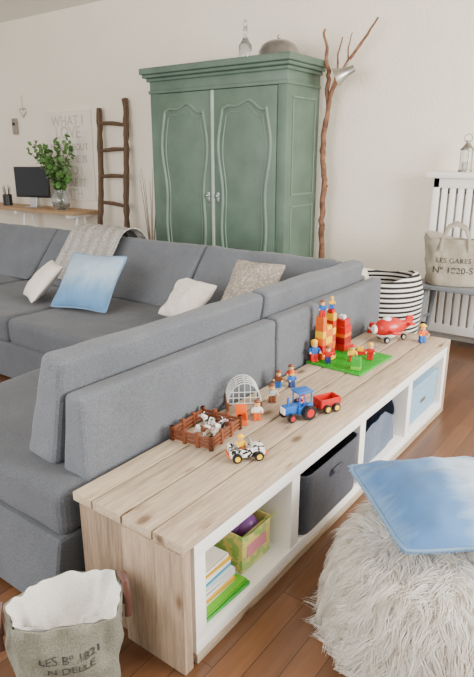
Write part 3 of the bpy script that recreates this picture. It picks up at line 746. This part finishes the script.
ovbag('canvas_bag',(-1.285,4.50,sh+0.001),rd(16),0.215,0.12,0.36,M['canvas2'],M['canvas2'],[('LES GARES',0.052),('N\u00ba 1820-S',0.068)],'putty canvas tote bag with printed lettering on the stool',seed=2.2,slump=0.032,handles='front',textz=0.50,wav=0.02)
ovbag('canvas_basket',(-1.205,0.81,0.001),rd(58),0.163,0.112,0.29,M['canvas'],M['liner'],[('LES B\u00ba 1821',0.034),('N DELLE',0.034)],'grey canvas basket bag with printed lettering and leather handles',seed=6.1,slump=0.024,textz=0.66,wav=0.014)

# ------------------------------------------------------------ striped basket
r=EM('striped_basket',(-1.635,4.03,0)); t=MB()
rows=[]
for r_,z_ in ((0.001,0),(0.17,0),(0.21,0.03),(0.26,0.2),(0.285,0.4),(0.28,0.54),(0.25,0.65),(0.225,0.685),(0.21,0.68),(0.24,0.6),(0.25,0.4),(0.20,0.25),(0.001,0.22)):
    rows.append([(r_*math.cos(2*pi*i/48)*(1+0.05*noise.noise(Vector((math.cos(2*pi*i/48)*2,math.sin(2*pi*i/48)*2,z_*4)))),r_*math.sin(2*pi*i/48),z_+(0.025*math.sin(2*2*pi*i/48+1) if z_>0.5 else 0)) for i in range(48)])
t.grid(rows,0,True); OB('basket_body',t,M['stripe'],r,ang=60)
rows=[]
for q_,zz in ((0.75,0.60),(0.95,0.68),(1.12,0.70),(1.26,0.665),(1.37,0.58),(1.43,0.46),(1.46,0.38)):
    rows.append([(0.205*q_*math.cos(a),0.205*q_*math.sin(a),zz+0.010*math.sin(a*6+q_*6)) for a in [pi*0.85+pi*0.55*i/30 for i in range(31)]])
o=OB('liner_cloth',MB().grid(rows),M['whitecloth'],r,ang=180); md=o.modifiers.new('s','SOLIDIFY'); md.thickness=0.006
tag(r,'black and white striped woven basket with white cloth liner','basket')

# ------------------------------------------------------------ toys
TZ=bh+0.001
def brick(t,x,y,z,nx,ny,h,mi,u=0.016,studs=True):
    t.box(x-nx*u/2,x+nx*u/2,y-ny*u/2,y+ny*u/2,z,z+h,mi,0.0008,1)
    if studs:
        for i in range(nx):
            for j in range(ny): t.cyl((x+(i-(nx-1)/2)*u,y+(j-(ny-1)/2)*u,z+h+0.002),0.0048,0.004,mi,8)
def figure(loc,rz,shirt,trouser,hair,label,s=1.0,sit=False,hat=False):
    r=EM('toy_figure',loc,rz); r.scale=(s,s,s)
    t=MB()
    if sit: t.box(-0.012,0.012,-0.028,0.008,0.0,0.012,0,0.003)
    else:
        t.box(-0.0125,-0.0002,-0.008,0.008,0.0,0.026,0,0.002).box(0.0002,0.0125,-0.008,0.008,0.0,0.026,0,0.002).box(-0.0125,-0.001,-0.013,0.0,0,0.006,0,0.002).box(0.001,0.0125,-0.013,0,0,0.006,0,0.002)
    z0=0.012 if sit else 0.026
    OB('legs',t,pl[trouser],r)
    OB('torso',MB().prism([(-0.013,z0),(0.013,z0),(0.010,z0+0.021),(-0.010,z0+0.021)],'Y',-0.008,0.008,0,0.002,2),pl[shirt],r)
    for sg in (-1,1):
        OB('arm',MB().tube([(sg*0.011,0,z0+0.018),(sg*0.017,-0.002,z0+0.010),(sg*0.017,-0.012,z0+0.006)],[.0042,.0042,.0036],0,8).sph((sg*0.017,-0.014,z0+0.006),0.004,1,8),[pl[shirt],pl['skin']],r)
    OB('head',MB().cyl((0,0,z0+0.031),0.0095,0.018,0,16,b=0.003).cyl((-0.0035,-0.0095,z0+0.033),0.0012,0.001,1,6,rot=(pi/2,0,0)).cyl((0.0035,-0.0095,z0+0.033),0.0012,0.001,1,6,rot=(pi/2,0,0)).box(-0.003,0.003,-0.0102,-0.009,z0+0.027,z0+0.028,1),[pl['skin'],pl['black']],r)
    t=MB(); t.sph((0,0.0015,z0+0.040),(0.0115,0.0115,0.008),0,12)
    if hat: t.cyl((0,0,z0+0.039),0.015,0.002,0,16)
    else: t.box(-0.0105,0.0105,0.002,0.0115,z0+0.026,z0+0.041,0,0.003)
    OB('hat' if hat else 'hair',t,pl[hair],r)
    tag(r,label,'toy figure','toy figures on the bench top'); return r
cam_face=rd(35)
figure((-1.245,1.835,TZ),cam_face,'white','orange','brown','toy figure in white shirt and orange trousers by the fence',1.2)
figure((-1.293,2.022,TZ),rd(50),'grey','brown','brown','toy figure in a grey top standing on the bench',1.2)
figure((-1.365,2.187,TZ),rd(20),'brown','blue','brown','toy figure in brown shirt and blue trousers',1.15)
figure((-1.315,2.225,TZ),rd(60),'blue','navy','orange','toy figure in blue with ginger hair',1.15)
figure((-1.36,2.29,TZ),rd(40),'red','grey','brown','toy figure in red shirt with grey legs',1.15)
figure((-1.065,3.275,TZ),rd(50),'orange','blue','yellow','toy figure in orange with a yellow hat at the bench end',1.5,hat=True)
r=EM('toy_fence',(-1.325,1.605,TZ),rd(6))
FX,FY=0.088,0.105
for (x0,y0,x1,y1) in ((-FX,-FY,FX,-FY),(FX,-FY,FX,FY),(FX,FY,-FX,FY),(-FX,FY,-FX,-FY)):
    t=MB()
    for zz in (0.012,0.028,0.044):
        t.box(min(x0,x1)-0.004,max(x0,x1)+0.004,min(y0,y1)-0.004,max(y0,y1)+0.004,zz-0.0055,zz+0.0055,0,0.002)
    for q_ in (0,0.33,0.67,1):
        x=x0+(x1-x0)*q_; y=y0+(y1-y0)*q_; t.box(x-0.0075,x+0.0075,y-0.0075,y+0.0075,0,0.060,0,0.002)
    OB('fence_panel',t,pl['brown'],r)
tag(r,'square brown toy farm fence around toy cows','toy fence')
vs=[(0,0,.030),(0.022,0,.031),(-0.022,0,.030),(0.034,0,.042),(0.048,0,.040),(0.018,0.008,.018),(0.018,0.008,0.002),(0.018,-0.008,.018),(0.018,-0.008,0.002),(-0.02,0.008,.018),(-0.021,0.008,0.002),(-0.02,-0.008,.018),(-0.021,-0.008,.002)]
es=[(0,1),(0,2),(1,3),(3,4),(1,5),(5,6),(1,7),(7,8),(2,9),(9,10),(2,11),(11,12)]
cowme=skin_mesh(vs,es,[.013,.012,.012,.008,.007,.005,.004,.005,.004,.005,.004,.005,.004],2)
for i,(x,y,rz,lb,mm) in enumerate(((-1.345,1.655,rd(190),'black and white toy cow standing inside the fence','cow'),(-1.335,1.575,rd(10),'brown and white toy cow inside the fence','cow2'),(-1.290,1.625,rd(80),'black and white toy cow facing the fence','cow'))):
    r=EM('toy_cow',(x,y,TZ),rz); r.scale=(1.0,1.0,1.15)
    OB('cow_body',MB().mesh(cowme),M[mm],r,ang=180)
    OB('muzzle',MB().sph((0.054,0,0.038),(0.005,0.006,0.005),0,10),pl['pink'],r)
    for sg in (-1,1): OB('horn',MB().tube([(0.036,sg*0.006,0.049),(0.034,sg*0.011,0.055)],[.0022,.001],0,6),pl['white'],r)
    tag(r,lb,'toy cow','toy cows in the fence')
r=EM('toy_barn_roof',(-1.355,1.89,TZ),rd(42)); R_=0.070
t=MB()
for j in range(5):
    y=-0.05+0.025*j; t.tube([(R_*math.cos(a),y,0.045+0.09*math.sin(a)) for a in [pi*i/14 for i in range(15)]],0.0024,0,6)
for i in range(0,13,2):
    a=pi*i/12; t.tube([(R_*math.cos(a),-0.05,0.045+0.09*math.sin(a)),(R_*math.cos(a),0.05,0.045+0.09*math.sin(a))],0.002,0,6)
for i in range(-2,3):
    x=i*0.024; zt=0.045+0.09*math.sqrt(max(0,1-(x/R_)**2)); t.tube([(x,-0.05,0.045),(x,-0.05,zt)],0.0018,0,5)
for zz in (0.045,0.07,0.095):
    xw=R_*math.sqrt(max(0,1-((zz-0.045)/0.09)**2)); t.tube([(-xw,-0.05,zz),(xw,-0.05,zz)],0.0018,0,5)
OB('lattice',t,plain('pale_plastic',(212,214,210),0.35),r)
for sx in (-1,1):
    t=MB(); t.box(sx*R_-0.004,sx*R_+0.004,-0.054,0.054,0,0.014,0,0.001)
    for sy in (-1,1): t.box(sx*R_-0.005,sx*R_+0.005,sy*0.05-0.005,sy*0.05+0.005,0,0.05,0,0.001)
    OB('stall_frame',t,pl['brown'],r)
tag(r,'pale grey lattice arch of a toy barn on brown posts','toy barn')
r=EM('toy_chair',(-1.275,1.765,TZ),rd(40)); t=MB(); brick(t,0,0,0,3,3,0.02,0); OB('seat',t,pl['orange'],r)
OB('backrest',MB().box(-0.024,0.024,0.018,0.025,0.02,0.075,0,0.002).box(-0.024,-0.018,-0.022,0.025,0.02,0.04,0,0.001).box(0.018,0.024,-0.022,0.025,0.02,0.04,0,0.001),pl['orange'],r)
tag(r,'orange toy chair beside the farm fence','toy chair')
def wheel(par,x,y,r_,w=0.016,hub='yellow'):
    t=MB(); t.cyl((x,y,r_),r_,w,0,20,rot=(pi/2,0,0),b=0.002)
    t.cyl((x,y,r_),r_*0.55,w+0.003,1,14,rot=(pi/2,0,0))
    OB('wheel',t,[pl['black'],pl[hub]],par)
r=EM('toy_safari_jeep',(-1.095,1.545,TZ),rd(50)); r.scale=(1.05,1.05,1.05); tag(r,'white toy safari jeep with zebra stripes and a driver','toy car')
t=MB(); t.box(-0.062,0.062,-0.028,0.028,0.014,0.034,0,0.004).box(0.022,0.06,-0.026,0.026,0.034,0.046,0,0.006).box(-0.06,0.02,-0.028,-0.022,0.034,0.046,0,0.002).box(-0.06,0.02,0.022,0.028,0.034,0.046,0,0.002).box(-0.062,-0.052,-0.028,0.028,0.034,0.05,0,0.002)
OB('car_body',t,M['zebra'],r)
OB('windshield',MB().box(0.012,0.018,-0.024,0.024,0.044,0.068,0,0.002),pl['grey'],r)
OB('bumper',MB().box(0.062,0.068,-0.026,0.026,0.016,0.026,0,0.002),pl['orange'],r)
OB('bumper',MB().box(-0.068,-0.062,-0.026,0.026,0.016,0.026,0,0.002),pl['orange'],r)
for x in (-0.038,0.038):
    for y in (-0.03,0.03): wheel(r,x,y,0.017)
figure((-1.108,1.532,TZ+0.037),rd(60),'yellow','brown','yellow','toy driver seated in the safari jeep',0.95,sit=True,hat=True)
r=EM('toy_tractor',(-1.12,1.945,TZ),rd(245)); r.scale=(1.15,1.15,1.15); tag(r,'blue toy tractor with large black wheels and a cab','toy tractor')
OB('tractor_body',MB().box(0.0,0.06,-0.017,0.017,0.026,0.056,0,0.006).box(-0.05,0.01,-0.026,0.026,0.02,0.048,0,0.004).box(-0.045,-0.02,-0.036,-0.02,0.044,0.062,0,0.006).box(-0.045,-0.02,0.02,0.036,0.044,0.062,0,0.006).cyl((0.04,0.0,0.07),0.004,0.03,0,8),pl['blue'],r)
OB('grille',MB().box(0.06,0.064,-0.014,0.014,0.028,0.052,0,0.001),pl['white'],r)
t=MB()
for x in (-0.045,0.005):
    for y in (-0.021,0.021): t.box(x-0.002,x+0.002,y-0.002,y+0.002,0.046,0.10)
t.box(-0.052,0.012,-0.027,0.027,0.098,0.106,0,0.003)
OB('cab',t,pl['blue'],r)
for y in (-0.034,0.034): wheel(r,-0.028,y,0.028,0.02,'red'); wheel(r,0.04,y*0.8,0.017,0.014,'red')
figure((-1.111,1.965,TZ+0.0565),rd(-25),'red','blue','red','toy farmer seated in the tractor cab',0.8,sit=True)
r=EM('toy_trailer',(-1.06,2.09,TZ),rd(65)); tag(r,'red toy trailer hitched behind the blue tractor','toy trailer')
OB('trailer_body',MB().box(-0.05,0.05,-0.03,0.03,0.022,0.03,0,0.002).box(-0.05,0.05,-0.032,-0.027,0.03,0.062,0,0.002).box(-0.05,0.05,0.027,0.032,0.03,0.062,0,0.002).box(-0.052,-0.047,-0.03,0.03,0.03,0.062,0,0.002).box(0.047,0.052,-0.03,0.03,0.03,0.062,0,0.002).box(-0.08,-0.05,-0.004,0.004,0.022,0.028),pl['red'],r)
for y in (-0.036,0.036): wheel(r,-0.022,y,0.02,0.012); wheel(r,0.024,y,0.02,0.012)
pc=(-1.262,2.735); r=EM('toy_baseplate',(pc[0],pc[1],TZ),rd(-3)); t=MB(); u=0.0150; nxp,nyp=21,25
t.box(-nxp*u/2,nxp*u/2,-nyp*u/2,nyp*u/2,0,0.006,0,0.001)
for i in range(nxp):
    for j in range(nyp): t.cyl(((i-(nxp-1)/2)*u,(j-(nyp-1)/2)*u,0.0085),0.0046,0.005,0,7)
OB('plate',t,pl['green'],r); tag(r,'bright green studded toy base plate on the bench top','toy base plate')
PZ=TZ+0.0115
H_=0.0192
def bricks_thing(name,loc,rz,items,label,cat='toy bricks',grp='toy brick stacks on the green plate'):
    r=EM(name,loc,rz)
    for it in items:
        t=MB(); brick(t,*it[1:],0); OB('brick',t,pl[it[0]],r)
    tag(r,label,cat,grp); return r
items=[]
for i in range(6): items.append((['orange','red','orange','yellow','orange','orange'][i],0.0,-0.05,i*2*H_,3,2,H_*2-0.0005))
for i in range(4): items.append((['orange','orange','yellow','orange'][i],0.0,0.0,i*2*H_,3,4,H_*2-0.0005))
for i in range(6): items.append((['red','orange','red','yellow','red','yellow'][i],0.0,0.05,i*2*H_,3,2,H_*2-0.0005))
items+= [('yellow',0.0,0.0,8*H_,3,3,H_),('red',0.0,0.05,12*H_,2,2,H_),('yellow',0.045,-0.01,0,2,3,H_),('red',0.045,-0.01,H_,2,2,H_)]
bricks_thing('toy_brick_tower',(-1.385,2.68,PZ),rd(-3),items,'tall toy tower of orange, red and yellow building bricks','toy tower')
figure((-1.385,2.632,PZ+12*H_+0.005),rd(40),'blue','red','brown','toy figure with brown hair on top of the brick tower',1.15)
figure((-1.384,2.732,PZ+13*H_+0.005),rd(40),'yellow','blue','yellow','toy figure in yellow on top of the brick tower',0.9)
figure((-1.395,2.58,PZ),rd(45),'blue','red','yellow','toy figure in blue and red standing before the tower',1.6)
figure((-1.325,2.60,PZ),rd(30),'red','navy','brown','toy figure in red on the green plate',1.25)
figure((-1.235,2.70,PZ),rd(30),'yellow','red','red','toy figure in yellow with a red cap on the green plate',1.25,hat=True)
figure((-1.17,2.78,PZ),rd(20),'red','red','yellow','toy figure all in red on the green plate',1.25)
bricks_thing('toy_brick_stack',(-1.375,2.85,PZ),0,[('red',0,0,0,5,5,H_*2),('darkred',0,0,H_*2,5,5,H_*2),('orange',0,0,H_*4,5,5,H_),('red',0,0,H_*5,5,5,H_*2),('red',0.0,0,H_*7,4,4,H_*2),('white',0,0,H_*9,2,2,H_)],'red and orange toy brick house next to the tower')
bricks_thing('toy_brick_stack',(-1.165,2.60,PZ),0.3,[('lime',0,0,0,3,3,H_),('green',0,0,H_,3,3,H_*2)],'small green toy brick block on the plate')
bricks_thing('toy_brick_stack',(-1.25,2.83,PZ),0.5,[('red',0,0,0,4,2,H_),('yellow',0,0,H_,2,2,H_)],'low red and yellow toy brick stack on the plate')
r=EM('toy_plane',(-1.225,3.19,TZ),rd(228)); r.scale=(0.92,1.1,1.1); tag(r,'chunky red toy aeroplane with white belly on the bench','toy plane')
t=MB(); rows=[]
for i in range(17):
    u=i/16; x=-0.13+0.25*u; rr=1.4*[0.010,0.014,0.018,0.023,0.028,0.034,0.039,0.043,0.046,0.047,0.047,0.047,0.045,0.041,0.034,0.022,0.004][i]; zc=0.068+(0.02*(1-u)**2)
    rows.append([(x,rr*math.cos(a)*0.8,zc+rr*math.sin(a)*0.85) for a in [2*pi*k_/20 for k_ in range(20)]])
t.grid(rows,0,True); OB('fuselage',t,pl['red'],r,ang=60)
OB('belly',MB().sph((0.03,0,0.045),(0.075,0.048,0.030),0,18),pl['white'],r)
OB('nose',MB().cyl((0.112,0,0.068),0.024,0.02,0,16,rot=(0,pi/2,0)),pl['white'],r)
OB('wing',MB().box(-0.015,0.045,-0.10,0.10,0.060,0.074,0,0.005,3),pl['red'],r)
OB('tail_fin',MB().prism([(-0.14,0.08),(-0.085,0.08),(-0.105,0.135),(-0.145,0.135)],'Y',-0.006,0.006,0,0.001).box(-0.138,-0.10,-0.045,0.045,0.09,0.10,0,0.002),pl['red'],r)
OB('propeller',MB().cyl((0.128,0,0.068),0.008,0.014,0,10,rot=(0,pi/2,0)).box(0.131,0.135,-0.04,0.04,0.062,0.074,0,0.001),pl['white'],r)
OB('canopy',MB().sph((0.03,0,0.112),(0.036,0.028,0.020),0,16),pl['white'],r)
for x,y in ((0.05,-0.045),(0.05,0.045),(-0.09,0.0)): wheel(r,x,y,0.018,0.014,'grey')
bricks_thing('toy_brick_stack',(-1.385,3.29,TZ),0.2,[('red',0,0,0,3,3,H_),('darkred',0,0,H_,3,3,H_),('red',0,0,2*H_,2,2,H_)],'small dark red toy brick stack beside the plane')

# ------------------------------------------------------------ lights / world / camera
sc_=bpy.context.scene
w=bpy.data.worlds.new('world'); sc_.world=w; w.use_nodes=True
bg=w.node_tree.nodes['Background']; bg.inputs[0].default_value=(1.0,0.97,0.93,1); bg.inputs[1].default_value=0.9
def area(name,loc,target,sx,sy,e,c=(1,1,1)):
    l=bpy.data.lights.new(name,'AREA'); l.shape='RECTANGLE'; l.size=sx; l.size_y=sy; l.energy=e; l.color=c
    o=bpy.data.objects.new(name,l); col.objects.link(o); o.location=loc
    o.rotation_euler=(Vector(target)-Vector(loc)).to_track_quat('-Z','Y').to_euler(); return o
area('window_daylight',(2.8,2.8,1.9),(-2,2.6,0.7),2.2,1.9,410,(1,0.975,0.94))
area('near_side_fill_light',(-3.0,-1.5,1.9),(-3.0,3.5,0.9),5.0,2.2,225,(1,0.98,0.95))  # unseen area lamp added as soft daylight fill from the near side
cam=bpy.data.cameras.new('camera'); cam.sensor_fit='VERTICAL'; cam.sensor_height=36; cam.lens=36*587/677; cam.clip_start=0.05
co=bpy.data.objects.new('camera',cam); col.objects.link(co); co.location=(0,0,1.5); co.rotation_euler=(rd(90-17.3),0,rd(36.3))
sc_.camera=co
